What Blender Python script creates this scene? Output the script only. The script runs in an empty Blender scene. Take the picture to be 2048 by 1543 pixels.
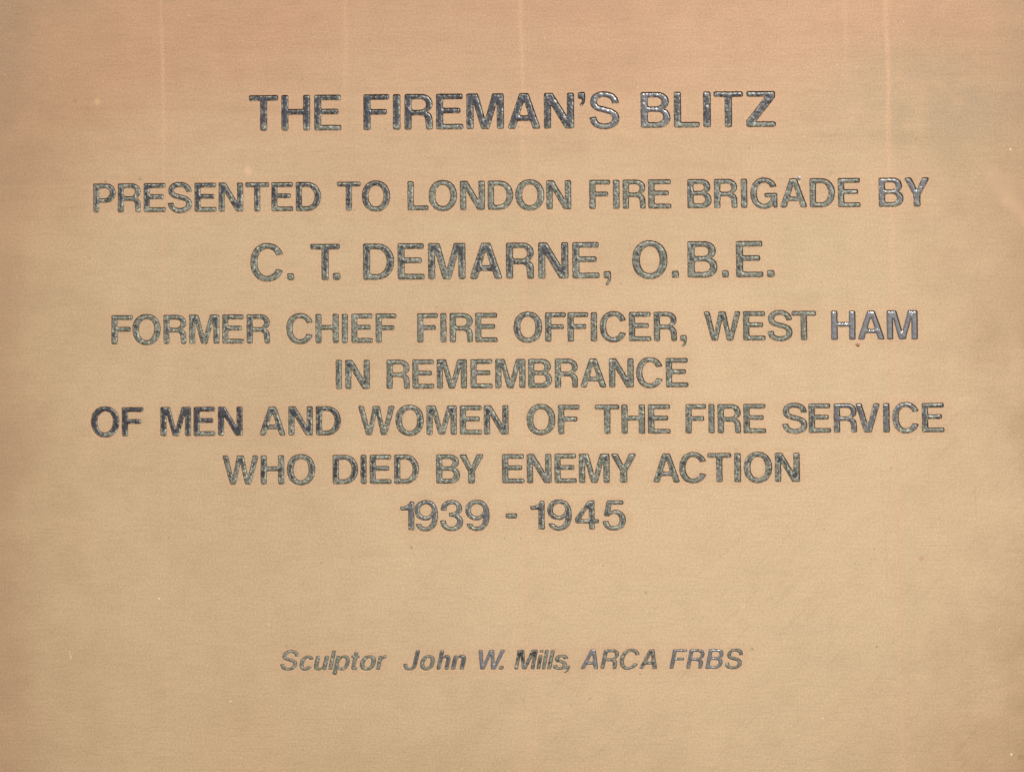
import bpy, bmesh, math, random
import numpy as np
from mathutils import Matrix, Vector, noise, kdtree
from mathutils.geometry import delaunay_2d_cdt

# ------------------------------------------------------------------ camera, sky, sun, exposure
scene = bpy.context.scene
col = scene.collection
MM = 0.001
HEIGHT = 1.5                                   # the middle of the plaque, metres above the ground

cam_data = bpy.data.cameras.new('camera')
cam = bpy.data.objects.new('camera', cam_data)
col.objects.link(cam)
cam_data.sensor_fit = 'HORIZONTAL'
cam_data.angle = math.radians(49.92)
cam_data.clip_start, cam_data.clip_end = 0.01, 100.0
yaw, pitch, roll = (math.radians(a) for a in (0.57469, 1.44336, -0.30683))
to_world = Matrix(((1, 0, 0), (0, 0, -1), (0, 1, 0)))
rot = to_world @ Matrix.Rotation(yaw, 3, 'Y') @ Matrix.Rotation(pitch, 3, 'X') @ Matrix.Rotation(roll, 3, 'Z')
cam.matrix_world = Matrix.Translation((5.5148 * MM, -549.798 * MM, HEIGHT - 13.854 * MM)) @ rot.to_4x4()
scene.camera = cam

SUN_EL, SUN_AZ = math.radians(43.0), math.radians(27.0)     # azimuth: to the right of straight out of the plaque
to_sun = Vector((math.sin(SUN_AZ) * math.cos(SUN_EL), -math.cos(SUN_AZ) * math.cos(SUN_EL), math.sin(SUN_EL)))
sun_data = bpy.data.lights.new('sun', 'SUN')
sun_data.energy = 3.6
sun_data.angle = math.radians(0.6)
sun_data.color = (1.0, 0.95, 0.88)
sun = bpy.data.objects.new('sun', sun_data)
sun.rotation_euler = to_sun.to_track_quat('Z', 'Y').to_euler()
sun.location = (0.3, -2.0, 3.0)
col.objects.link(sun)

world = bpy.data.worlds.new('World')
scene.world = world
world.use_nodes = True
wn = world.node_tree
sky = wn.nodes.new('ShaderNodeTexSky')
sky.sky_type = 'NISHITA'
sky.sun_disc = False
sky.sun_elevation = SUN_EL
sky.sun_rotation = math.pi - SUN_AZ
sky.dust_density = 2.0
bg = wn.nodes['Background']
bg.inputs['Strength'].default_value = 0.10
wn.links.new(sky.outputs[0], bg.inputs['Color'])

vs = scene.view_settings
vs.view_transform, vs.look, vs.gamma, vs.use_curve_mapping = 'Standard', 'None', 1.0, False
vs.exposure = 0.07

# ------------------------------------------------------------------ node helpers
class Nodes:
    def __init__(self, name):
        self.mat = bpy.data.materials.new(name)
        self.mat.use_nodes = True
        self.t = self.mat.node_tree
        self.bsdf = self.t.nodes['Principled BSDF']

    def put(self, sock, v):
        if isinstance(v, bpy.types.NodeSocket):
            self.t.links.new(v, sock)
        elif isinstance(v, tuple) and len(v) == 3 and sock.type == 'RGBA':
            sock.default_value = (*v, 1.0)
        else:
            sock.default_value = v

    def m(self, op, a, b=0.0, c=0.0, clamp=False):
        n = self.t.nodes.new('ShaderNodeMath')
        n.operation, n.use_clamp = op, clamp
        for i, v in enumerate((a, b, c)):
            self.put(n.inputs[i], v)
        return n.outputs[0]

    def step(self, x, lo, hi, a=0.0, b=1.0):
        n = self.t.nodes.new('ShaderNodeMapRange')
        n.interpolation_type = 'SMOOTHSTEP'
        for i, v in enumerate((x, lo, hi, a, b)):
            self.put(n.inputs[i], v)
        return n.outputs[0]

    def mix(self, f, a, b, mode='MIX'):
        n = self.t.nodes.new('ShaderNodeMix')
        n.data_type, n.blend_type = 'RGBA', mode
        self.put(n.inputs[0], f)
        self.put(n.inputs[6], a)
        self.put(n.inputs[7], b)
        return n.outputs[2]

    def coords(self, scale):
        tc = self.t.nodes.new('ShaderNodeTexCoord')
        mp = self.t.nodes.new('ShaderNodeMapping')
        mp.inputs['Scale'].default_value = scale
        self.t.links.new(tc.outputs['Object'], mp.inputs['Vector'])
        return mp.outputs[0]

    def noise(self, vec, scale, detail=2.0, rough=0.5, offs=0.0):
        n = self.t.nodes.new('ShaderNodeTexNoise')
        n.noise_dimensions = '4D'
        self.put(n.inputs['Vector'], vec)
        n.inputs['W'].default_value = offs
        n.inputs['Scale'].default_value = scale
        n.inputs['Detail'].default_value = detail
        n.inputs['Roughness'].default_value = rough
        return n.outputs['Fac']

    def attr(self, name):
        n = self.t.nodes.new('ShaderNodeAttribute')
        n.attribute_name = name
        return n.outputs['Fac']

    def bump(self, height, strength, dist):
        n = self.t.nodes.new('ShaderNodeBump')
        n.inputs['Strength'].default_value = strength
        n.inputs['Distance'].default_value = dist
        self.put(n.inputs['Height'], height)
        self.t.links.new(n.outputs[0], self.bsdf.inputs['Normal'])

# ------------------------------------------------------------------ bronze of the plate
def plate_material():
    N = Nodes('satin_bronze')
    m, step, mix = N.m, N.step, N.mix
    mmc = N.coords((1000, 1000, 1000))
    brushed = N.coords((60, 1000, 1000))
    sep = N.t.nodes.new('ShaderNodeSeparateXYZ')
    N.t.links.new(mmc, sep.inputs[0])
    u, v = sep.outputs['X'], sep.outputs['Z']
    fine = N.noise(mmc, 1.1, 2.0, 0.7)
    grain = N.noise(brushed, 1.3, 3.0, 0.65, 3.0)
    band = N.noise(brushed, 0.16, 3.0, 0.55, 5.0)
    cloud = N.noise(mmc, 0.011, 3.0, 0.5, 8.0)
    cloud2 = N.noise(mmc, 0.035, 3.0, 0.55, 17.0)

    # lacquer ageing to copper pink towards the rim of the plaque, uneven, drawn out by the brushing; painted light falloff darkens it too
    top = step(m('ADD', v, m('MULTIPLY_ADD', band, 70.0, -35.0)), 60.0, 215.0)
    side = step(m('ADD', m('ABSOLUTE', m('ADD', u, -1.0)), m('MULTIPLY_ADD', cloud2, 44.0, -22.0)), 172.0, 285.0)
    low = step(m('MULTIPLY', v, -1.0), 120.0, 230.0)
    pink = m('MULTIPLY_ADD', side, 0.45, m('MULTIPLY_ADD', low, 0.25, m('MULTIPLY', top, 0.95)))
    corner = step(m('SUBTRACT', m('MULTIPLY', v, 0.8), u), 190.0, 420.0)
    pink = m('MULTIPLY_ADD', corner, 0.45, pink)
    pink = m('ADD', pink, m('MULTIPLY_ADD', cloud, 0.7, -0.35), clamp=True)
    base = mix(pink, (BASE), (PINK))
    dull_falloff = m('MULTIPLY_ADD', side, 0.54, m('MULTIPLY_ADD', low, 0.10, m('MULTIPLY', top, 0.36)))  # sides, top and bottom darker: light falloff painted in along with tarnish
    dull_falloff = m('ADD', dull_falloff, m('MULTIPLY_ADD', cloud2, 0.5, -0.25), clamp=True)
    rim = step(m('ADD', m('ABSOLUTE', m('ADD', u, -6.0)), m('MULTIPLY_ADD', cloud2, 26.0, -13.0)), 238.0, 266.0)
    dull_falloff = m('MULTIPLY_ADD', rim, 0.22, dull_falloff, clamp=True)
    base = mix(m('MULTIPLY', rim, 0.45), base, PINK)
    base = mix(m('MULTIPLY', dull_falloff, 0.62), base, DULL_FALLOFF)

    # a broad bright lobe of light, painted into the base at lower right
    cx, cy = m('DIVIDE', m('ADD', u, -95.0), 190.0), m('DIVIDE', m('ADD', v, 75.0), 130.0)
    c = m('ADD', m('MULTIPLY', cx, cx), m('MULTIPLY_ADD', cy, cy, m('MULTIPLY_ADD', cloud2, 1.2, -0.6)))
    base = mix(step(c, 1.5, 0.0, 0.0, 0.85), base, LIT_PATCH)

    # grey green smears in the upper corner
    gx = m('DIVIDE', m('ADD', u, -212.0), 40.0)
    gy = m('DIVIDE', m('ADD', v, -140.0), 26.0)
    g = m('ADD', m('MULTIPLY', gx, gx), m('MULTIPLY', gy, gy))
    g = m('MULTIPLY', m('EXPONENT', m('MULTIPLY', g, -1.0)), step(cloud2, 0.22, 0.55))
    base = mix(m('MULTIPLY', g, 0.75), base, (0.43, 0.33, 0.205))

    # vertical run marks where water has trickled down
    def run(u0, lean, w, lo, hi, amount, seed):
        wob = m('MULTIPLY_ADD', N.noise(N.coords((0, 0, 1000)), 0.02, 2.0, 0.5, seed), 4.4, -2.2)
        d = m('DIVIDE', m('SUBTRACT', m('SUBTRACT', u, m('MULTIPLY_ADD', v, lean, u0)), wob), w)
        k = m('EXPONENT', m('MULTIPLY', m('MULTIPLY', d, d), -1.0))
        brk = step(N.noise(N.coords((200, 1000, 1000)), 0.03, 3.0, 0.6, seed + 1), 0.05, 0.60, 0.45, 1.0)
        return m('MULTIPLY', m('MULTIPLY', k, step(v, lo, hi)), m('MULTIPLY', brk, amount))
    runs = m('ADD', m('ADD', run(-174.2, -0.010, 0.9, -420, 90, 0.36, 21), run(6.7, -0.006, 1.1, -900, 0, 0.36, 31)),
             m('ADD', run(190.8, -0.009, 1.3, -900, -150, 0.38, 41), m('ADD', run(168.5, 0.0, 1.2, 120, 200, 0.25, 51), run(-82.5, -0.004, 1.4, 60, 190, 0.25, 61))), clamp=True)
    base = mix(runs, base, (RUN))

    # copper blush of the etch round every letter
    base = mix(m('MULTIPLY', N.attr('blush'), m('MULTIPLY_ADD', fine, 0.7, 0.02)), base, (BLUSH))

    # grain, brushing
    base = mix(step(fine, 0.30, 0.72), base, mix(1.0, base, (0.78, 0.775, 0.765), 'MULTIPLY'))
    base = mix(step(grain, 0.38, 0.70, 0.0, 0.55), base, mix(1.0, base, (0.86, 0.85, 0.84), 'MULTIPLY'))
    base = mix(step(band, 0.52, 0.72, 0.0, 0.28), base, mix(1.0, base, (0.92, 0.94, 0.94), 'MULTIPLY'))

    # blotchy ageing and the arcs left by a wiping cloth
    blot = N.noise(mmc, 0.09, 4.0, 0.6, 27.0)
    base = mix(step(blot, 0.42, 0.66, 0.0, 0.5), base, mix(1.0, base, (0.93, 0.925, 0.91), 'MULTIPLY'))
    turn = N.coords((1000, 1000, 1000))
    turn.node.inputs['Rotation'].default_value = (0, math.radians(48), 0)
    squash = N.t.nodes.new('ShaderNodeMapping')
    squash.inputs['Scale'].default_value = (0.09, 1.0, 1.6)
    N.put(squash.inputs['Vector'], turn)
    wv = squash.outputs[0]
    wipe = m('MULTIPLY', step(N.noise(wv, 0.30, 3.0, 0.6, 33.0), 0.52, 0.70), step(m('SUBTRACT', u, m('MULTIPLY', v, 1.2)), 60.0, 260.0))
    base = mix(m('MULTIPLY', wipe, 0.8), base, mix(1.0, base, (0.94, 0.935, 0.925), 'MULTIPLY'))

    # small marks: dirt specks, water rings, nicks, scratches
    def dist(u0, v0, su=1.0, sv=1.0):
        a, b = m('MULTIPLY', m('SUBTRACT', u, u0), su), m('MULTIPLY', m('SUBTRACT', v, v0), sv)
        return m('SQRT', m('ADD', m('MULTIPLY', a, a), m('MULTIPLY', b, b)))
    wobble = m('MULTIPLY_ADD', fine, 0.8, -0.4)
    for (u0, v0, r, c, k) in SPOTS:
        base = mix(step(m('ADD', dist(u0, v0), wobble), r, r * 0.35, 0.0, k), base, c)
    for (u0, v0, r, c, k) in RINGS:
        d = m('ABSOLUTE', m('SUBTRACT', dist(u0, v0), r))
        base = mix(m('MULTIPLY', step(d, 0.45, 0.05, 0.0, k), step(fine, 0.38, 0.6)), base, c)
    for (a0, b0, a1, b1, w, c, k) in SCRATCHES:
        L = math.hypot(a1 - a0, b1 - b0)
        ex, ey = (a1 - a0) / L, (b1 - b0) / L
        p, q = m('SUBTRACT', u, a0), m('SUBTRACT', v, b0)
        t = m('ADD', m('MULTIPLY', p, ex), m('MULTIPLY', q, ey))
        n = m('SUBTRACT', m('MULTIPLY', p, ey), m('MULTIPLY', q, ex))
        n = m('ADD', n, m('MULTIPLY_ADD', m('SINE', m('MULTIPLY', t, 0.21)), 0.35, 0.0))
        on = m('MULTIPLY', m('GREATER_THAN', t, 0.0), m('LESS_THAN', t, L))
        on = m('MULTIPLY', on, step(fine, 0.35, 0.6))
        base = mix(m('MULTIPLY', step(m('ABSOLUTE', n), w, 0.0), m('MULTIPLY', on, k)), base, c)

    # scattered pits and bright metal flecks
    def specks(scale, lim, keep, seed):
        vo = N.t.nodes.new('ShaderNodeTexVoronoi')
        vo.inputs['Scale'].default_value = scale
        mp = N.coords((1000, 1000, 1000))
        mp.node.inputs['Location'].default_value = (seed, 0, seed)
        N.put(vo.inputs['Vector'], mp)
        sp = N.t.nodes.new('ShaderNodeSeparateColor')
        N.t.links.new(vo.outputs['Color'], sp.inputs[0])
        return m('MULTIPLY', m('LESS_THAN', vo.outputs['Distance'], lim), m('GREATER_THAN', sp.outputs[0], keep))
    base = mix(m('MULTIPLY', specks(0.12, 0.05, 0.75, 3.3), 0.5), base, (0.20, 0.14, 0.09))
    base = mix(m('MULTIPLY', specks(0.30, 0.075, 0.95, 9.1), 0.6), base, (0.95, 0.80, 0.58))
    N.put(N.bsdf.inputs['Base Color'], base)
    N.bsdf.inputs['Metallic'].default_value = METAL
    N.put(N.bsdf.inputs['Roughness'], m('MULTIPLY_ADD', fine, 0.12, ROUGH))
    N.bump(m('ADD', m('MULTIPLY', fine, 0.6), m('MULTIPLY', grain, 0.5)), 0.35, 0.00012)
    return N.mat

BASE, PINK, DULL_FALLOFF = (0.655, 0.477, 0.280), (0.635, 0.372, 0.212), (0.36, 0.25, 0.145)
LIT_PATCH = (0.76, 0.555, 0.335)
RUN, BLUSH = (0.78, 0.49, 0.29), (0.70, 0.41, 0.26)
METAL, ROUGH = 0.20, 0.58
DIRT, PALE, TAN = (0.26, 0.17, 0.11), (0.92, 0.76, 0.55), (0.66, 0.40, 0.20)
SPOTS = [(144.4, 101.0, 0.9, PALE, 0.5), (202.7, -86.6, 1.7, (0.55, 0.28, 0.20), 0.6), (-208.7, 144.8, 2.4, (0.74, 0.52, 0.22), 0.32),
         (-132.4, 109.0, 3.0, RUN, 0.5), (132, 103.4, 1.2, TAN, 0.5), (-204.5, 104.2, 0.9, DIRT, 0.6), (-187.0, 105.3, 0.9, DIRT, 0.6),
         (126.0, 104.0, 0.9, DIRT, 0.5), (160.5, 106.0, 1.4, (0.42, 0.32, 0.20), 0.7), (-50.6, -80.3, 0.9, DIRT, 0.6), (103.0, -82.0, 1.2, TAN, 0.5),
         (-220.0, 145, 1.4, DIRT, 0.35), (-232, 120, 1.1, DIRT, 0.3), (66, -103, 0.8, DIRT, 0.5), (180, -130, 0.7, DIRT, 0.7), (-105, 155.5, 0.8, DIRT, 0.4),
         (120, -127, 1.6, TAN, 0.45), (118.5, -131, 0.9, DIRT, 0.5), (250, -184.5, 2.2, (0.38, 0.25, 0.13), 0.7), (-122.0, -118.0, 1.1, RUN, 0.7),
         (-176.7, -105.0, 0.6, PALE, 0.9), (-141.0, -156.0, 0.6, PALE, 0.8), (245.5, -183, 0.8, PALE, 0.9), (153, -165, 0.6, PALE, 0.7), (250, 117, 0.6, PALE, 0.9)]
RINGS = [(107.1, 6.0, 1.8, (0.84, 0.58, 0.30), 0.7), (88.9, -128.7, 1.8, (0.66, 0.36, 0.16), 0.75), (88.9, -128.7, 3.0, (0.80, 0.52, 0.28), 0.4), (113.9, -109.8, 0.8, (0.90, 0.72, 0.36), 0.8),
         (-235, 148, 2.0, (0.5, 0.3, 0.18), 0.35), (229.5, 120.5, 1.4, TAN, 0.5), (-193, 175, 2.6, (0.6, 0.36, 0.22), 0.25)]
SCRATCHES = [(-221.6, -131.0, -220.9, -135.0, 0.45, PALE, 1.0), (99.0, -123.5, 121.0, -102.0, 0.22, DIRT, 0.55), (120.0, -97, 151, -56, 0.22, DIRT, 0.4),
             (183.0, -42, 186.0, -100, 0.2, DIRT, 0.35), (228.5, -45, 230.5, -66, 0.2, DIRT, 0.5), (90, -96, 128, -64, 0.2, DIRT, 0.3),
             (55.0, 65.0, 48, 22.5, 0.2, DIRT, 0.3), (-97, 55, -78, 34, 0.2, RUN, 0.5), (112, -140, 140, -116, 0.25, DIRT, 0.25),
             (238, 104, 268, 74, 7.0, RUN, 0.22), (246, 92, 275, 66, 5.0, RUN, 0.2), (232, 112, 262, 96, 4.0, RUN, 0.12), (140, 118, 165, 112, 0.3, DIRT, 0.25), (-60, 160, 30, 162, 0.3, RUN, 0.3)]

# ------------------------------------------------------------------ paint in the letters
def paint_material():
    N = Nodes('worn_black_paint')
    m, step, mix = N.m, N.step, N.mix
    mmc = N.coords((1000, 1000, 1000))
    n1 = N.noise(mmc, 0.50, 4.0, 0.66, 2.0)
    n2 = N.noise(mmc, 1.0, 3.0, 0.6, 7.0)
    n3 = N.noise(mmc, 0.25, 2.0, 0.5, 13.0)
    cover = m('ADD', N.attr('patina'), m('MULTIPLY_ADD', n1, 2.3, -1.15))
    cover = m('ADD', cover, m('MULTIPLY_ADD', n3, 0.7, -0.35))
    pat = step(cover, 0.38, 0.62)
    black = mix(step(n2, 0.35, 0.7), (0.036, 0.033, 0.038), (0.070, 0.064, 0.072))
    green = mix(step(n3, 0.35, 0.65), (0.205, 0.208, 0.148), (0.248, 0.237, 0.196))
    green = mix(step(n2, 0.30, 0.62), mix(1.0, green, (0.38, 0.38, 0.38), 'MULTIPLY'), green)
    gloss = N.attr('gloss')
    black = mix(step(gloss, 0.55, 1.4), black, (0.190, 0.188, 0.199))  # glossiest letters: grey sky reflection painted into the base colour
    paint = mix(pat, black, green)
    # pale crust: flecks in the patina and a broken line where it meets the black
    fleck = m('ADD', m('MULTIPLY', n2, 0.65), m('MULTIPLY', N.noise(mmc, 0.7, 3.0, 0.65, 23.0), 0.35))
    fleck = step(m('MULTIPLY_ADD', N.attr('edge'), 0.055, fleck), 0.548, 0.628)
    fleck = m('MULTIPLY', fleck, step(m('MULTIPLY_ADD', N.attr('edge'), 0.25, cover), 0.22, 0.50))
    paint = mix(m('MULTIPLY', fleck, 0.85), paint, (0.56, 0.58, 0.44))
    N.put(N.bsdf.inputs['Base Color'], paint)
    N.put(N.bsdf.inputs['Roughness'], m('MULTIPLY_ADD', pat, m('MULTIPLY_ADD', gloss, 0.20, 0.24), m('MULTIPLY_ADD', gloss, -0.16, 0.36)))
    N.put(N.bsdf.inputs['Specular IOR Level'], m('MULTIPLY_ADD', gloss, 0.50, 0.55))
    N.bump(m('ADD', m('MULTIPLY', n2, 0.5), m('MULTIPLY', n1, 0.6)), 0.7, 0.0005)
    return N.mat

# ------------------------------------------------------------------ letter shapes (cap height 100)
def bez(p0, p1, p2, p3, n=12):
    return [tuple((1-t)**3*a + 3*(1-t)**2*t*b + 3*(1-t)*t*t*c + t**3*d for a, b, c, d in zip(p0, p1, p2, p3)) for t in (k / n for k in range(1, n + 1))]

def path(*seg):
    """Points; a segment of six numbers is a cubic curve, of four an ellipse quarter (h or v first), of two a straight line."""
    pts = []
    for s in seg:
        if len(s) == 2:
            pts.append(tuple(map(float, s)))
        elif len(s) == 6:
            pts += bez(pts[-1], s[0:2], s[2:4], s[4:6])
        else:
            x, y, way, K = s
            px, py = pts[-1]
            a = (px + (x - px) * K, py) if way == 'h' else (px, py + (y - py) * K)
            b = (x, y + (py - y) * K) if way == 'h' else (x + (px - x) * K, y)
            pts += bez((px, py), a, b, (x, y))
    return pts

def ell(cx, cy, rx, ry, a0=0.0, a1=360.0, n=72, p=2.15):
    out = []
    k = max(4, int(n * abs(a1 - a0) / 360))
    for i in range(k + (abs(a1 - a0) < 359.9)):
        a = math.radians(a0 + (a1 - a0) * i / k)
        c, s = math.cos(a), math.sin(a)
        out.append((cx + rx * math.copysign(abs(c) ** (2 / p), c), cy + ry * math.copysign(abs(s) ** (2 / p), s)))
    return out

def pen(pts, w, h):
    """A stroke of a broad pen along a centre line."""
    left, right = [], []
    for i, (x, y) in enumerate(pts):
        x0, y0 = pts[max(i - 1, 0)]
        x1, y1 = pts[min(i + 1, len(pts) - 1)]
        L = math.hypot(x1 - x0, y1 - y0) or 1.0
        nx, ny = -(y1 - y0) / L, (x1 - x0) / L
        left.append((x + nx * w / 2, y + ny * h / 2))
        right.append((x - nx * w / 2, y - ny * h / 2))
    return left + right[::-1]

Q = 0.57
def glyph(ch, S=21.0, B=16.0):
    T = 100.0
    if ch == 'E': return [path((0, 0), (77, 0), (77, B), (S, B), (S, 45), (69, 45), (69, 45 + B), (S, 45 + B), (S, T - B), (75.5, T - B), (75.5, T), (0, T))]
    if ch == 'F': return [path((0, 0), (S, 0), (S, 43), (65, 43), (65, 43 + B), (S, 43 + B), (S, T - B), (72, T - B), (72, T), (0, T))]
    if ch == 'H': return [path((0, 0), (S, 0), (S, 45), (81 - S, 45), (81 - S, 0), (81, 0), (81, T), (81 - S, T), (81 - S, 45 + B), (S, 45 + B), (S, T), (0, T))]
    if ch == 'I': return [path((0, 0), (S, 0), (S, T), (0, T))]
    if ch == 'L': return [path((0, 0), (72, 0), (72, B), (S, B), (S, T), (0, T))]
    if ch == 'T': return [path((41 - S / 2, 0), (41 + S / 2, 0), (41 + S / 2, T - B), (82, T - B), (82, T), (0, T), (0, T - B), (41 - S / 2, T - B))]
    if ch == 'N': return [path((0, 0), (S, 0), (S, 66), (60, 0), (85, 0), (85, T), (85 - S, T), (85 - S, 35), (25, T), (0, T))]
    if ch == 'M': return [path((0, 0), (S, 0), (S, 72), (41.5, 0), (63.5, 0), (105 - S, 72), (105 - S, 0), (105, 0), (105, T), (72.5, T), (52.5, 28), (32.5, T), (0, T))]
    if ch == 'A': return [path((0, 0), (21.5, 0), (28.5, 22), (61.5, 22), (68.5, 0), (90, 0), (57, T), (33, T)), path((32.5, 37.5), (57.5, 37.5), (45, 78))]
    if ch == 'V': return [path((0, T), (29, 0), (53, 0), (82, T), (60.5, T), (41, 27), (21.5, T))]
    if ch == 'W': return [path((0, T), (27, 0), (47, 0), (62, 71), (77, 0), (97, 0), (124, T), (104, T), (87.5, 29), (73.5, T), (50.5, T), (36.5, 29), (20, T))]
    if ch == 'Y': return [path((0, T), (30.5, 41), (30.5, 0), (52.5, 0), (52.5, 41), (83, T), (59, T), (41.5, 59), (24, T))]
    if ch == 'Z': return [path((0, 0), (82, 0), (82, B), (27, B), (81, T - B - 2), (81, T), (1, T), (1, T - B), (53, T - B), (0, B + 2))]
    if ch == 'D': return [path((0, 0), (40, 0), (87, 50, 'h', Q), (40, T, 'v', Q), (0, T)), path((S, B), (38, B), (87 - S - 1, 50, 'h', Q), (38, T - B, 'v', Q), (S, T - B))]
    if ch == 'O': return [ell(48.75, 50, 48.75, 53.5), ell(48.75, 50, 48.75 - S - 1.5, 53.5 - B - 1)]
    if ch == 'C': return [ell(48, 50, 48, 53.5, 23, 337) + ell(48, 50, 48 - S - 0.5, 53.5 - B - 0.5, 332, 28)]
    if ch == 'G': return [ell(47, 50, 47, 53.5, 24, 308) + path((76, 12), (79, 0), (92, 0), (92, 51), (48, 51), (48, 36), (73, 36)) + ell(47, 50, 47 - S - 0.5, 53.5 - B - 0.5, 336, 29)]
    if ch == 'P': return [path((0, 0), (S, 0), (S, 34), (46, 34), (78, 67, 'h', Q), (46, T, 'v', Q), (0, T)), path((S, 49), (42, 49), (78 - S, 67, 'h', Q), (42, T - B, 'v', Q), (S, T - B))]
    if ch == 'R': return [path((0, 0), (S, 0), (S, 40), (44, 40), (57, 39, 58, 33, 58.5, 26), (60.5, 0), (80, 0), (79, 30), (78.5, 40, 73, 47, 64, 50), (73, 54, 79, 61, 79, 72), (46, T, 'v', Q), (0, T)),
                          path((S, 55.5), (45, 55.5), (79 - S + 1.5, 70.2, 'h', Q), (45, T - B + 0.5, 'v', Q), (S, T - B + 0.5))]
    if ch == 'B': return [path((0, 0), (50, 0), (83, 28, 'h', Q), (83, 41, 77, 50, 66, 53.5), (74, 57, 79, 64, 79, 73.5), (47, T, 'v', Q), (0, T)),
                          path((S, B), (46, B), (83 - S - 0.5, 30.2, 'h', Q), (46, 44.5, 'v', Q), (S, 44.5)), path((S, 59.5), (44, 59.5), (79 - S - 0.5, 71.5, 'h', Q), (44, T - B + 0.5, 'v', Q), (S, T - B + 0.5))]
    if ch == 'S':
        c = [(73, 69)] + bez((73, 69), (72, 86), (59, 95), (41.5, 95)) + bez((41.5, 95), (23, 95), (12, 86.5), (12, 73.5)) + bez((12, 73.5), (12, 57), (29, 55), (42, 51.5)) + \
            bez((42, 51.5), (58, 47.5), (74, 43.5), (74, 27.5)) + bez((74, 27.5), (74, 12.5), (60, 5), (42, 5)) + bez((42, 5), (22, 5), (11, 14.5), (10, 31.5))
        return [pen(c, S - 0.5, B + 0.7)]
    if ch == '1': return [path((27, 0), (48, 0), (48, T), (34, T), (31, 88, 22, 82.5, 0, 81.5), (0, 68), (27, 68))]
    if ch == '3': return [path((2, 67), (22, 67), (22, 81, 28, 89, 39, 89), (56, 75.5, 'h', Q), (56, 64, 49, 60, 37, 60), (30, 60), (30, 45), (37, 45), (52, 45, 58, 38.5, 58, 29), (39, 11.5, 'v', Q), (27, 11.5, 20, 19, 20, 34), (0, 34),
                               (0, 11, 14, -4, 39, -4), (79, 28, 'h', Q), (79, 40, 73, 49, 62, 53.5), (71, 58, 75.5, 65, 75.5, 75), (39, 104, 'v', Q), (16, 104, 2, 90, 2, 67))]
    if ch == '4': return [path((47, 0), (67, 0), (67, 21), (82, 21), (82, 36), (67, 36), (67, T), (46, T), (0, 39), (0, 21), (47, 21)), path((17, 36), (47, 36), (47, 78))]
    if ch == '5': return [path((15, T), (71, T), (71, 84.5), (30, 84.5), (26, 62), (31, 66, 37, 67.5, 43, 67.5), (79, 33, 'h', Q), (79, 11, 63, -4, 38, -4), (15, -4, 1, 8, 0, 29), (20, 29), (21, 17, 28, 11.5, 38, 11.5),
                               (57.5, 32.5, 'h', Q), (57.5, 45, 50, 53, 39, 53), (31, 53, 25, 50, 21, 44), (3, 46))]
    if ch == '9': return [path((4, 22), (6, 6, 19, -4, 38, -4), (66, -4, 82, 16, 82, 52), (82, 85, 66, 104, 40, 104), (0, 69, 'h', Q), (0, 47, 15, 33, 36, 33), (47, 33, 56, 37, 61, 44), (59, 24, 53, 11.5, 38, 11.5), (30, 11.5, 25, 15, 23.5, 22)),
                          ell(39.5, 68.5, 21, 20.5, p=2)]
    if ch == '-': return [path((0, 39), (39, 39), (39, 57), (0, 57))]
    if ch == '.': return [path((0, 0), (20, 0), (20, 19.5), (0, 19.5))]
    if ch in ",'":
        o = 0 if ch == ',' else 82
        return [path((0, o), (0, 19.5 + o), (20, 19.5 + o), (20, 2 + o), (20, -9 + o, 15, -18 + o, 8, -20.5 + o), (4, -15.5 + o), (9, -12 + o, 11.5, -7 + o, 11.5, o))]
    # small letters of the signature line
    if ch == 'c': return [ell(30, 36, 30, 39, 28, 332) + ell(30, 36, 30 - S + 1, 39 - B, 324, 36)]
    if ch == 'o': return [ell(31.5, 36, 31.5, 39), ell(31.5, 36, 31.5 - S + 1, 39 - B)]
    if ch == 'u': return [path((0, 73), (0, 22), (0, 6, 9, -2.5, 22, -2.5), (32, -2.5, 39, 2, 43, 8), (43, 0), (60, 0), (60, 73), (60 - S, 73), (60 - S, 30), (60 - S, 18, 37, 12, 29, 12), (21, 12, S, 17, S, 27), (S, 73))]
    if ch == 'l': return [path((0, 0), (S, 0), (S, 99), (0, 99))]
    if ch == 'p': return [path((0, -25), (S, -25), (S, 7), (21, 1, 28, -2.5, 36, -2.5), (54, -2.5, 66, 13, 66, 36), (66, 60, 54, 75, 37, 75), (28, 75, 21, 71, 16.5, 64), (16.5, 73), (0, 73)), ell(33, 36, 15.5, 24.5)]
    if ch == 't': return [path((0, 73), (10, 73), (10, 91), (10 + S, 91), (10 + S, 73), (39, 73), (39, 60), (10 + S, 60), (10 + S, 20), (10 + S, 13, 31, 12, 39, 13), (39, -0.5), (22, -3, 10, -1, 10, 15), (10, 60), (0, 60))]
    if ch == 'r': return [path((0, 0), (S, 0), (S, 38), (S, 53, 24, 58, 38, 57), (38, 74.5), (28, 76, 21, 71, 16.5, 61), (16.5, 73), (0, 73))]
    if ch == 'J': return [path((62 - S, T), (62 - S, 28), (62 - S, 16, 40, 11, 31, 11), (22, 11, 17, 18, 17, 32), (0, 31), (0, 9, 12, -3.5, 31, -3.5), (52, -3.5, 62, 8, 62, 27), (62, T))]
    if ch == 'h': return [path((0, 0), (S, 0), (S, 42), (S, 54, 22, 60, 30, 60), (38, 60, 58 - S, 55, 58 - S, 46), (58 - S, 0), (58, 0), (58, 50), (58, 67, 49, 75, 37, 75), (28, 75, 22, 71, S, 65), (S, 99), (0, 99))]
    if ch == 'n': return [path((0, 0), (S, 0), (S, 42), (S, 54, 22, 60, 30, 60), (38, 60, 58 - S, 55, 58 - S, 46), (58 - S, 0), (58, 0), (58, 50), (58, 67, 49, 75, 37, 75), (28, 75, 21, 71, 16.5, 64), (16.5, 73), (0, 73))]
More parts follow.
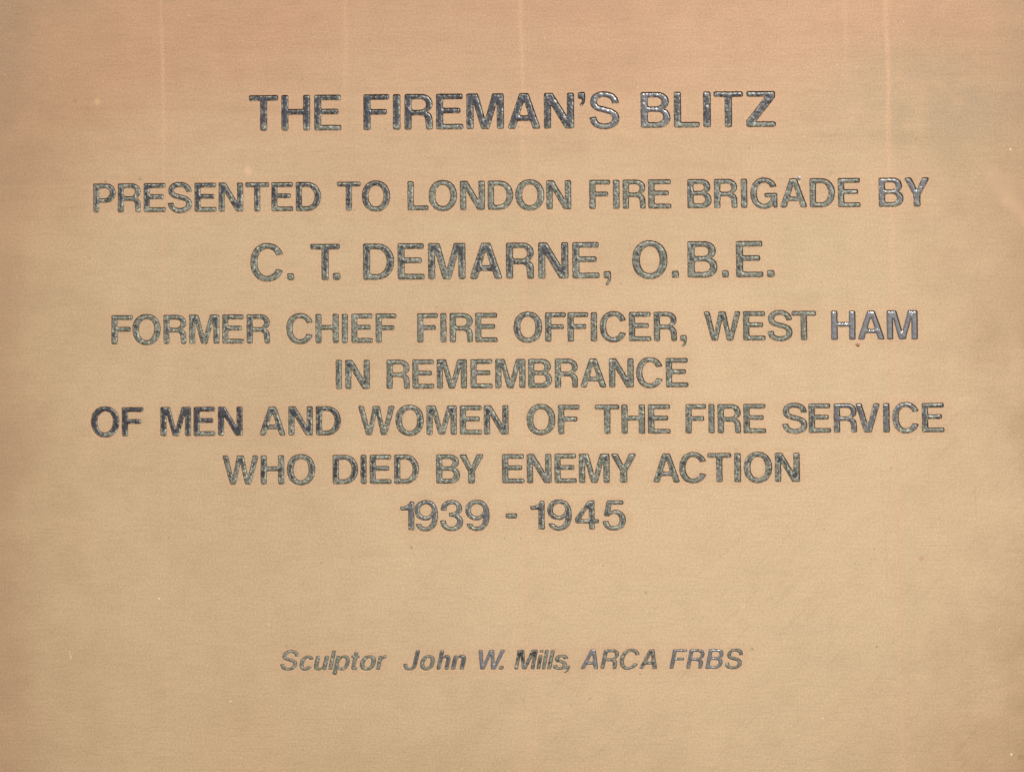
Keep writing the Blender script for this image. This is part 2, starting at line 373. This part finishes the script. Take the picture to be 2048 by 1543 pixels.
    if ch == 'i': return [path((0, 0), (S, 0), (S, 73), (0, 73)), path((0, 85), (S, 85), (S, 100), (0, 100))]
    if ch == 's':
        c = [(47, 52)] + bez((47, 52), (46, 64), (37, 68), (27, 68)) + bez((27, 68), (15, 68), (8.5, 63), (8.5, 54)) + bez((8.5, 54), (8.5, 44), (20, 41.5), (28, 39)) + \
            bez((28, 39), (38, 36), (49, 33), (49, 21)) + bez((49, 21), (49, 10), (40, 4.5), (28, 4.5)) + bez((28, 4.5), (15, 4.5), (7.5, 10), (7, 22))
        return [pen(c, S - 1, B)]
    raise KeyError(ch)

def rounded(pts, r_out, r_in):
    """Corners of a closed outline rounded off."""
    P = [p for i, p in enumerate(pts) if math.dist(p, pts[i - 1]) > 1e-6]
    area = sum(a[0] * b[1] - b[0] * a[1] for a, b in zip(P, P[1:] + P[:1]))
    out = []
    for i, p in enumerate(P):
        a, b = P[i - 1], P[(i + 1) % len(P)]
        d0, d1 = (p[0] - a[0], p[1] - a[1]), (b[0] - p[0], b[1] - p[1])
        l0, l1 = math.hypot(*d0), math.hypot(*d1)
        cr = (d0[0] * d1[1] - d0[1] * d1[0]) / (l0 * l1)
        dt = (d0[0] * d1[0] + d0[1] * d1[1]) / (l0 * l1)
        ang = math.atan2(cr, dt)
        if abs(ang) < 0.42:
            out.append(p)
            continue
        r = r_out if ang * area > 0 else r_in
        k = min(r * math.tan(abs(ang) / 2) if abs(ang) < 2.2 else r * 1.6, 0.48 * l0, 0.48 * l1)
        s = (p[0] - d0[0] / l0 * k, p[1] - d0[1] / l0 * k)
        e = (p[0] + d1[0] / l1 * k, p[1] + d1[1] / l1 * k)
        for t in (0, .2, .4, .6, .8, 1.0):
            out.append(tuple((1-t)**2 * s[j] + 2*t*(1-t) * p[j] + t*t * e[j] for j in (0, 1)))
    return out

def resample(pts, d):
    P = np.array(pts + pts[:1])
    s = np.r_[0, np.cumsum(np.hypot(*np.diff(P, axis=0).T))]
    n = max(12, int(round(s[-1] / d)))
    q = np.linspace(0, s[-1], n, endpoint=False)
    return np.c_[np.interp(q, s, P[:, 0]), np.interp(q, s, P[:, 1])]

def inside(pts, loops):
    """Even-odd test of points against closed loops."""
    r = np.zeros(len(pts), bool)
    x, y = pts[:, 0][:, None], pts[:, 1][:, None]
    for L in loops:
        a, b = L, np.roll(L, -1, axis=0)
        hit = ((a[:, 1] > y) != (b[:, 1] > y))
        with np.errstate(divide='ignore', invalid='ignore'):
            xs = (b[:, 0] - a[:, 0]) * (y - a[:, 1]) / (b[:, 1] - a[:, 1]) + a[:, 0]
        r ^= (np.sum(hit & (x < xs), axis=1) % 2).astype(bool)
    return r

def edge_dist(pts, loops):
    d = np.full(len(pts), 1e9)
    for L in loops:
        a, b = L, np.roll(L, -1, axis=0)
        ab = b - a
        t = np.clip(((pts[:, None] - a) * ab).sum(2) / np.maximum((ab * ab).sum(1), 1e-12), 0, 1)
        d = np.minimum(d, np.sqrt((((a + t[..., None] * ab) - pts[:, None]) ** 2).sum(2)).min(1))
    return d

# ------------------------------------------------------------------ the inscription, millimetres on the plaque
# baseline, cap height, characters with their left and right extent
LINES = [
    (129.11, 18.10, "T:-132.11:-117.16 H:-115.68:-101.12 E:-99.1:-85.34 F:-74.25:-61.1 I:-59.33:-55.54 R:-53.47:-39.19 E:-37.57:-23.84 M:-22.27:-3.39 A:-1.33:14.79 N:16.75:31.92 ':33.84:37.57 S:39.68:54.64 B:65.37:80.27 L:82.03:94.96 I:96.72:100.54 T:101.96:116.74 Z:118.26:133.03"),
    (88.38, 14.68, "P:-210.82:-199.36 R:-198.37:-186.61 E:-185.28:-173.88 S:-173.04:-160.7 E:-159.57:-148.37 N:-147.39:-134.91 T:-133.88:-121.86 E:-120.72:-109.64 D:-108.41:-95.61 T:-87.59:-75.68 O:-75.09:-60.84 L:-52.09:-41.53 O:-41.45:-27.21 N:-25.73:-13.17 D:-11.75:1.06 O:2.14:16.65 N:17.68:30.17 F:39.24:49.76 I:51.14:54.41 R:55.98:67.48 E:68.75:80.35 B:88.41:100.53 R:101.76:113.43 I:115.19:118.37 G:119.91:133.43 A:134.9:148.07 D:149.58:162.21 E:163.68:174.94 B:184.05:196.32 Y:197.1:209.13"),
    (53.56, 18.22, "C:-131.33:-114.85 .:-112.79:-109.2 T:-101.14:-86.15 .:-89.83:-85.9 D:-74.56:-58.9 E:-57.18:-43.64 M:-41.86:-23.08 A:-20.87:-4.75 R:-2.74:11.31 N:13.41:28.53 E:30.49:44.09 ,:46.19:49.81 O:60.44:78.12 .:80.22:83.79 B:88.18:103.07 .:105.46:108.68 E:112.43:125.94 .:127.89:131.59"),
    (21.92, 14.64, "F:-201.33:-190.35 O:-190.7:-176.42 R:-175.09:-163.43 M:-162.15:-146.81 E:-145.44:-134.38 R:-133.2:-121.36 C:-113.16:-99.95 H:-98.58:-86.81 I:-85.33:-82.29 E:-80.53:-69.74 F:-68.32:-57.88 F:-47.49:-37.06 I:-35.84:-32.75 R:-31.19:-19.44 E:-18.4:-7.14 O:0.88:15.2 F:16.66:27.02 F:27.9:38.26 I:39.48:42.65 C:44.02:57.1 E:58.61:69.68 R:71:82.51 ,:84.16:87.38 W:96.15:114.27 E:115.57:126.76 S:127.84:140.24 T:139.85:151.92 H:159.45:171.6 A:172.82:185.93 M:187.15:202.54"),
    (-1.21, 14.61, "I:-88.37:-85.23 N:-83.61:-71.27 R:-62.9:-51.25 E:-49.98:-38.92 M:-37.7:-22.59 E:-20.83:-9.73 M:-8.41:6.73 B:8.05:20.01 R:21.38:32.94 A:34.06:47.04 N:48.45:60.78 C:62:75.11 E:76.81:88.01"),
    (-24.31, 14.63, "O:-211.47:-197.07 F:-195.94:-184.93 M:-176.53:-160.97 E:-159.84:-148.7 N:-147.57:-135.07 A:-126.65:-113.67 N:-112.2:-99.85 D:-98.38:-85.75 W:-77.04:-58.99 O:-58.5:-44.28 M:-42.95:-27.8 E:-26.29:-15.11 N:-14.23:-1.88 O:7.1:21.53 F:22.75:33.57 T:41.29:53.47 H:54.44:66.27 E:67.68:79.02 F:86.42:96.68 I:97.89:100.91 R:102.36:114.03 E:115.24:126.51 S:134.59:147.07 E:147.7:158.76 R:160.17:171.71 V:171.13:183.01 I:184.7:187.95 C:189.26:202.34 E:203.94:215.07"),
    (-48.65, 14.60, "W:-145.18:-127.2 H:-126.08:-114.23 O:-112.96:-98.67 D:-90.01:-77.16 I:-76.03:-73 E:-71.44:-60.44 D:-59.2:-46.75 B:-38.21:-26.25 Y:-26.4:-14.6 E:-5.28:5.92 N:7.09:19.42 E:20.88:31.93 M:33.09:48.42 Y:49.3:61.55 A:70.12:83.24 C:83:96.41 T:97.09:108.98 I:110.49:113.74 O:115.2:129.27 N:130.63:142.99"),
    (-71.80, 14.47, "1:-56.21:-49.19 9:-49.04:-37.34 3:-36.27:-24.76 9:-23.69:-11.61 -:-3.62:2.12 1:8.79:15.85 9:17.21:29.37 4:31.05:42.96 5:44.8:56.32"),
    (-140.90, 9.79, "S:-116.13:-107.02 c:-106.63:-99.57 u:-99.42:-91.87 l:-92.26:-88.37 p:-90.22:-81.55 t:-80.82:-76.69 o:-76.54:-68.42 r:-68.42:-63.21 J:-54.8:-46.53 o:-46.63:-39.1 h:-38.37:-31.37 n:-31.22:-23.6 W:-17.36:-4.35 .:-7.36:-4.98 M:0.35:12.05 i:11.32:14.91 l:13.94:17.48 l:16.61:20.53 s:19.56:26.93 ,:24.85:28.05 A:33.29:41.92 R:43.08:52.33 C:52.67:62.6 A:62.36:71.07 F:77.36:86.17 R:85.59:94.78 B:95.11:104.2 S:104.93:113.87"),
]
LINE_LABELS = ['large heading line of black capitals with green worn edges', 'long line of grey green capitals below the heading', 'line of large well spaced capitals with full stops',
               'line of green capitals ending in a glossy grey blue word', 'short line of mottled green capitals', 'longest line of capitals, darkest at its beginning',
               'line of pale flecked capitals above the years', 'short line of two years with a hyphen', 'small slanted signature line at the bottom']
# how much of the paint has gone to green patina, and how glossy the rest is: per line, runs of (count, patina, gloss)
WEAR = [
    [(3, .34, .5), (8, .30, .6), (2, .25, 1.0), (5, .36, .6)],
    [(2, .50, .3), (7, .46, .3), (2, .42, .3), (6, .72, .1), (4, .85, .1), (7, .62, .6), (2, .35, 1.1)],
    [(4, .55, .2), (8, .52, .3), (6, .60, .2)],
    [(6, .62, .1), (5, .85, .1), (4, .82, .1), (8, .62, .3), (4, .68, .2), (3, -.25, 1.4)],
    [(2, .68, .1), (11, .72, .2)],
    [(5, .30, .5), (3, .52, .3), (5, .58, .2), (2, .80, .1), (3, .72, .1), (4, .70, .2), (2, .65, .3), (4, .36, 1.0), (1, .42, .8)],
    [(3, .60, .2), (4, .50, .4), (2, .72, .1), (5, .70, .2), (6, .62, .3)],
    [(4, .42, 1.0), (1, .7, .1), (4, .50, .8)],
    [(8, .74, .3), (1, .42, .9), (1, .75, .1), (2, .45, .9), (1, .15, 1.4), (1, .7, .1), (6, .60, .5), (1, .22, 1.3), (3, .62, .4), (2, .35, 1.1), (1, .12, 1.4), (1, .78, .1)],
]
NAMES = {'.': 'full_stop', ',': 'comma', "'": 'apostrophe', '-': 'hyphen'}
DEPTH, RIM = 0.95, 0.14                        # depth of the sunk letters, softened rim
SHEAR = 0.205

class Letter: pass
letters = []
rng = random.Random(7)
for k, (base, cap, table) in enumerate(LINES):
    wear = [w for w in WEAR[k] for _ in range(w[0])]
    for j, item in enumerate(table.split()):
        ch, x0, x1 = item.rsplit(':', 2)
        x0, x1 = float(x0), float(x1)
        last = k == 8
        S, B = ((20.0, 15.5) if k in (0, 2) else (21.5, 16.5)) if not last else (19.5, 15.0)
        loops = [rounded(p, 6.0 if not last else 7.0, 3.0) for p in glyph(ch, S, B)]
        if last:
            loops = [[(x + SHEAR * y, y) for x, y in p] for p in loops]
        lo, hi = min(x for p in loops for x, y in p), max(x for p in loops for x, y in p)
        out = []
        for p in loops:
            q = resample([(x0 + (x - lo) / (hi - lo) * (x1 - x0), base + y * cap / 100) for x, y in p], 0.42)
            # hand etched edges: a slight unevenness along the outline
            t = np.roll(q, -1, axis=0) - np.roll(q, 1, axis=0)
            n = np.c_[t[:, 1], -t[:, 0]] / np.maximum(np.hypot(*t.T), 1e-9)[:, None]
            w = np.array([noise.noise(Vector((x * 0.7, y * 0.7, k * 9.1))) for x, y in q]) * 0.13 + np.array([noise.noise(Vector((x * 1.9, y * 1.9, 4.4))) for x, y in q]) * 0.06
            q += n * w[:, None]
            a = 0.5 * np.sum(q[:, 0] * np.roll(q[:, 1], -1) - np.roll(q[:, 0], -1) * q[:, 1])
            out.append(q if a > 0 else q[::-1].copy())
        # outer outlines run anticlockwise, the counters inside them clockwise
        for i in range(len(out)):
            if any(i != h and inside(out[i][:1], [out[h]])[0] for h in range(len(out))):
                out[i] = out[i][::-1].copy()
        L = Letter()
        L.ch, L.line, L.loops, L.base, L.cap = ch, k, out, base, cap
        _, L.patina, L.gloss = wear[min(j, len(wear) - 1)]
        L.patina += rng.uniform(-.06, .06)
        letters.append(L)

def offset(q, d):
    t = np.roll(q, -1, axis=0) - np.roll(q, 1, axis=0)
    return q + np.c_[t[:, 1], -t[:, 0]] / np.maximum(np.hypot(*t.T), 1e-9)[:, None] * d

def mesh_object(name, verts, faces, mat, parent, attrs=None, smooth=None):
    me = bpy.data.meshes.new(name)
    me.from_pydata([tuple(v) for v in verts], [], [tuple(f) for f in faces])
    me.materials.append(mat)
    for a, vals in (attrs or {}).items():
        me.attributes.new(a, 'FLOAT', 'POINT').data.foreach_set('value', np.asarray(vals, dtype=np.float32))
    if smooth is not None:
        me.polygons.foreach_set('use_smooth', np.broadcast_to(np.asarray(smooth, bool), (len(faces),)).copy())
    me.update()
    o = bpy.data.objects.new(name, me)
    col.objects.link(o)
    o.parent = parent
    return o

def P3(xy, y):
    """Plaque millimetres to local metres; y is the height of the point above the face, towards the viewer."""
    xy = np.asarray(xy)
    return np.c_[xy[:, 0] * MM, -np.broadcast_to(np.asarray(y, float), (len(xy),)) * MM, xy[:, 1] * MM]

# ------------------------------------------------------------------ the plaque
plaque = bpy.data.objects.new('memorial_plaque', None)
plaque.location = (0, 0, HEIGHT)
plaque.empty_display_size = 0.1
col.objects.link(plaque)
plaque['label'] = 'flat satin bronze memorial plaque inscribed with nine centred lines of dark sunken capitals'
plaque['category'] = 'plaque'

bronze, paint = plate_material(), paint_material()

# front face: a sheet with every letter cut out, finer round the letters where the copper blush is
X0, X1, Y0, Y1, THICK, CH = -318.0, 330.0, -248.0, 246.0, 9.0, 1.2
def build_plate():
    rims = [[offset(q, RIM) for q in L.loops] for L in letters]
    V, F, blush = [], [], []
    cuts = [Y1] + [(LINES[i][0] + LINES[i + 1][0] + LINES[i + 1][1]) / 2 for i in range(8)] + [Y0]
    count = 0
    for k in range(9):
        top, bot = cuts[k], cuts[k + 1]
        idx = [i for i, L in enumerate(letters) if L.line == k]
        pts, edges, loops_all = [], [], []
        def add_loop(q):
            n0 = len(pts)
            pts.extend(map(tuple, q))
            edges.extend((n0 + i, n0 + (i + 1) % len(q)) for i in range(len(q)))
        xs = np.linspace(X0, X1, 80)
        frame = np.r_[np.c_[xs, np.full(80, bot)], np.c_[xs[::-1], np.full(80, top)]]
        add_loop(frame)
        for i in idx:
            for q in rims[i]:
                add_loop(q)
                loops_all.append(q)
        ring = np.concatenate([offset(q[::2], d) for q in loops_all for d in (0.9, 2.0, 3.6)])
        gx, gy = np.meshgrid(np.arange(X0 + 4, X1 - 3, 8.0), np.arange(bot + 3, top - 2, 8.0))
        cand = np.r_[ring, np.c_[gx.ravel(), gy.ravel()]]
        cand = cand[(cand[:, 1] > bot + 0.3) & (cand[:, 1] < top - 0.3)]
        kd = kdtree.KDTree(sum(len(q) for q in loops_all))
        j = 0
        for q in loops_all:
            for p in q:
                kd.insert((p[0], p[1], 0), j)
                j += 1
        kd.balance()
        keep = np.array([kd.find((x, y, 0))[2] > 0.35 for x, y in cand])
        cand = cand[keep]
        pts.extend(map(tuple, cand))
        r = delaunay_2d_cdt([Vector(p) for p in pts], edges, [], 0, 1e-6)
        vv = np.array([tuple(p) for p in r[0]])
        ff = np.array([tuple(f) for f in r[2]])
        cen = vv[ff].mean(1)
        hole = np.zeros(len(ff), bool)
        for i in idx:
            allp = np.concatenate(rims[i])
            a, b = allp.min(0) - 0.1, allp.max(0) + 0.1
            near = np.where((cen > a).all(1) & (cen < b).all(1))[0]
            if len(near):
                hole[near] |= inside(cen[near], rims[i])
        ff = ff[~hole]
        V.append(P3(vv, 0.0))
        F.extend((ff + count)[:, ::1].tolist())
        dd = np.array([kd.find((x, y, 0))[2] for x, y in vv])
        blush.append(np.exp(-(dd / 2.3) ** 1.4))
        count += len(vv)
    # softened rim and wall of every letter
    for i, L in enumerate(letters):
        for q, rim in zip(L.loops, rims[i]):
            n = len(q)
            rings = [(rim, 0.0), (offset(q, RIM * 0.3), -RIM * 0.35), (q, -RIM), (q, -DEPTH * min(1.0, L.cap / 14.4))]
            for xy, z in rings:
                V.append(P3(xy, z))
                blush.append(np.full(n, 0.9))
            for a in range(3):
                for s in range(n):
                    t = (s + 1) % n
                    F.append((count + a * n + s, count + a * n + t, count + (a + 1) * n + t, count + (a + 1) * n + s))
            count += 4 * n
    # chamfer, edge and back
    def rect(d):
        return np.array([(X0 - d, Y0 - d), (X1 + d, Y0 - d), (X1 + d, Y1 + d), (X0 - d, Y1 + d)])
    for d, z in ((0, 0), (CH, -CH), (CH, -THICK)):
        V.append(P3(rect(d), z))
        blush.append(np.zeros(4))
    for a in range(2):
        for s in range(4):
            t = (s + 1) % 4
            F.append((count + a * 4 + s, count + (a + 1) * 4 + s, count + (a + 1) * 4 + t, count + a * 4 + t))
    F.append((count + 11, count + 10, count + 9, count + 8))
    o = mesh_object('plate', np.concatenate(V), F, bronze, plaque, {'blush': np.concatenate(blush)}, False)
    bm = bmesh.new()
    bm.from_mesh(o.data)
    bmesh.ops.triangulate(bm, faces=[f for f in bm.faces if len(f.verts) > 4])
    for f in bm.faces:                          # the flat face looks out of the wall
        if abs(f.normal.y) > 0.99 and f.calc_center_median().y > -1e-4 and f.calc_center_median().y < 1e-4 and f.normal.y > 0:
            f.normal_flip()
    bm.to_mesh(o.data)
    bm.free()
    return o
plate = build_plate()

# the paint that fills each letter: a lumpy bead, deepest along the wall
def build_letter(L, parent):
    pts, edges = [], []
    for q in L.loops:
        n0 = len(pts)
        pts.extend(map(tuple, q))
        edges.extend((n0 + i, n0 + (i + 1) % len(q)) for i in range(len(q)))
    allp = np.concatenate(L.loops)
    a, b = allp.min(0), allp.max(0)
    inner = [offset(q, -d) for q in L.loops for d in (0.16, 0.34, 0.58)]
    gx, gy = np.meshgrid(np.arange(a[0], b[0], 0.40), np.arange(a[1], b[1], 0.40))
    grid = np.c_[gx.ravel(), gy.ravel()]
    grid[:, 0] += 0.2 * (np.round((grid[:, 1] - a[1]) / 0.40) % 2)
    grid = grid[inside(grid, L.loops)]
    dg = edge_dist(grid, L.loops)
    grid = grid[dg > 0.72]
    ring = np.concatenate(inner)
    ring = ring[inside(ring, L.loops)]
    ring = ring[edge_dist(ring, L.loops) > 0.12]
    pts.extend(map(tuple, ring))
    pts.extend(map(tuple, grid))
    r = delaunay_2d_cdt([Vector(p) for p in pts], edges, [], 0, 1e-6)
    vv = np.array([tuple(p) for p in r[0]])
    ff = np.array([tuple(f) for f in r[2]])
    ff = ff[inside(vv[ff].mean(1), L.loops)]
    d = edge_dist(vv, L.loops)
    d[d < 1e-4] = 0.0
    R, scale = 0.80, L.cap / 14.6
    t = np.clip((d - 0.20 * min(1.0, scale)) / (R * min(1.0, scale)), 0, 1)
    bead = np.sqrt(1 - (1 - t) ** 2)
    lump = np.array([noise.noise(Vector((x * 0.55, y * 0.55, 2.2 + L.line))) * 0.14 + noise.noise(Vector((x * 1.4, y * 1.4, 8.8))) * 0.09 for x, y in vv])
    z = min(1.0, scale) * (-0.88 + 0.62 * bead) + lump * t + 0.05 * np.clip(d - R, 0, 1.5)
    # patina creeps in from the walls and up from the foot of each stroke, the middle of wide joints stays black
    rise = np.clip(1 - (vv[:, 1] - L.base) / (0.26 * L.cap), 0, 1)
    reach = (0.34 + 1.0 * L.patina) * scale
    pat = L.patina + 0.42 * (1 - d / (reach * 1.15)) * np.clip(d / 0.22, 0, 1) + 0.70 * rise
    pat -= 0.75 * np.clip(1 - d / 0.24, 0, 1)
    nm = NAMES.get(L.ch, 'digit' if L.ch.isdigit() else 'letter')
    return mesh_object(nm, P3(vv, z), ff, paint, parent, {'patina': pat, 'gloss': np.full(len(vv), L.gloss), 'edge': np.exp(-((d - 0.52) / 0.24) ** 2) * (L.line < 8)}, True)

for k in range(9):
    line = bpy.data.objects.new('inscription_line', None)
    line.empty_display_size = 0.02
    line.parent = plaque
    line['label'] = LINE_LABELS[k]
    col.objects.link(line)
    for L in letters:
        if L.line == k:
            o = build_letter(L, line)
            me = o.data
            # the faces look out of the wall
            if me.polygons[0].normal.y > 0:
                me.flip_normals()

# two dried drips on the face: a brown one below the glossy word, a pale wet-looking one on top of a capital
def drip(u, v, r, h, color, rough, seed):
    N = Nodes('dried_drip')
    n = N.noise(N.coords((1000, 1000, 1000)), 1.2, 2.0, 0.6, seed)
    N.put(N.bsdf.inputs['Base Color'], N.mix(N.step(n, 0.42, 0.6), color, tuple(min(1.0, c * 2.2) for c in color)))
    N.bsdf.inputs['Roughness'].default_value = rough
    V, F = [(u, v, h)], []
    for k, f in enumerate((0.35, 0.65, 0.88, 1.0)):
        for j in range(20):
            a = math.tau * j / 20
            rr = r * f * (1 + 0.45 * noise.noise(Vector((math.cos(a) * 1.1, math.sin(a) * 1.1, seed))))
            V.append((u + rr * math.cos(a) * 1.15, v + rr * math.sin(a), h * (1 - f * f) - (0.03 if k == 3 else 0)))
    for j in range(20):
        t = (j + 1) % 20
        F.append((0, 1 + j, 1 + t))
        for k in range(3):
            F.append((1 + k * 20 + j, 21 + k * 20 + j, 21 + k * 20 + t, 1 + k * 20 + t))
    V = np.array(V)
    return mesh_object('dried_drip', P3(V[:, :2], V[:, 2]), F, N.mat, plaque, None, True)
drip(172.6, 19.6, 1.1, 0.3, (0.26, 0.12, 0.075), 0.35, 3.0)['label'] = 'brown dried drip'
drip(144.5, 103.3, 0.95, 0.6, (0.32, 0.29, 0.30), 0.08, 5.0)['label'] = 'pale glossy drip'
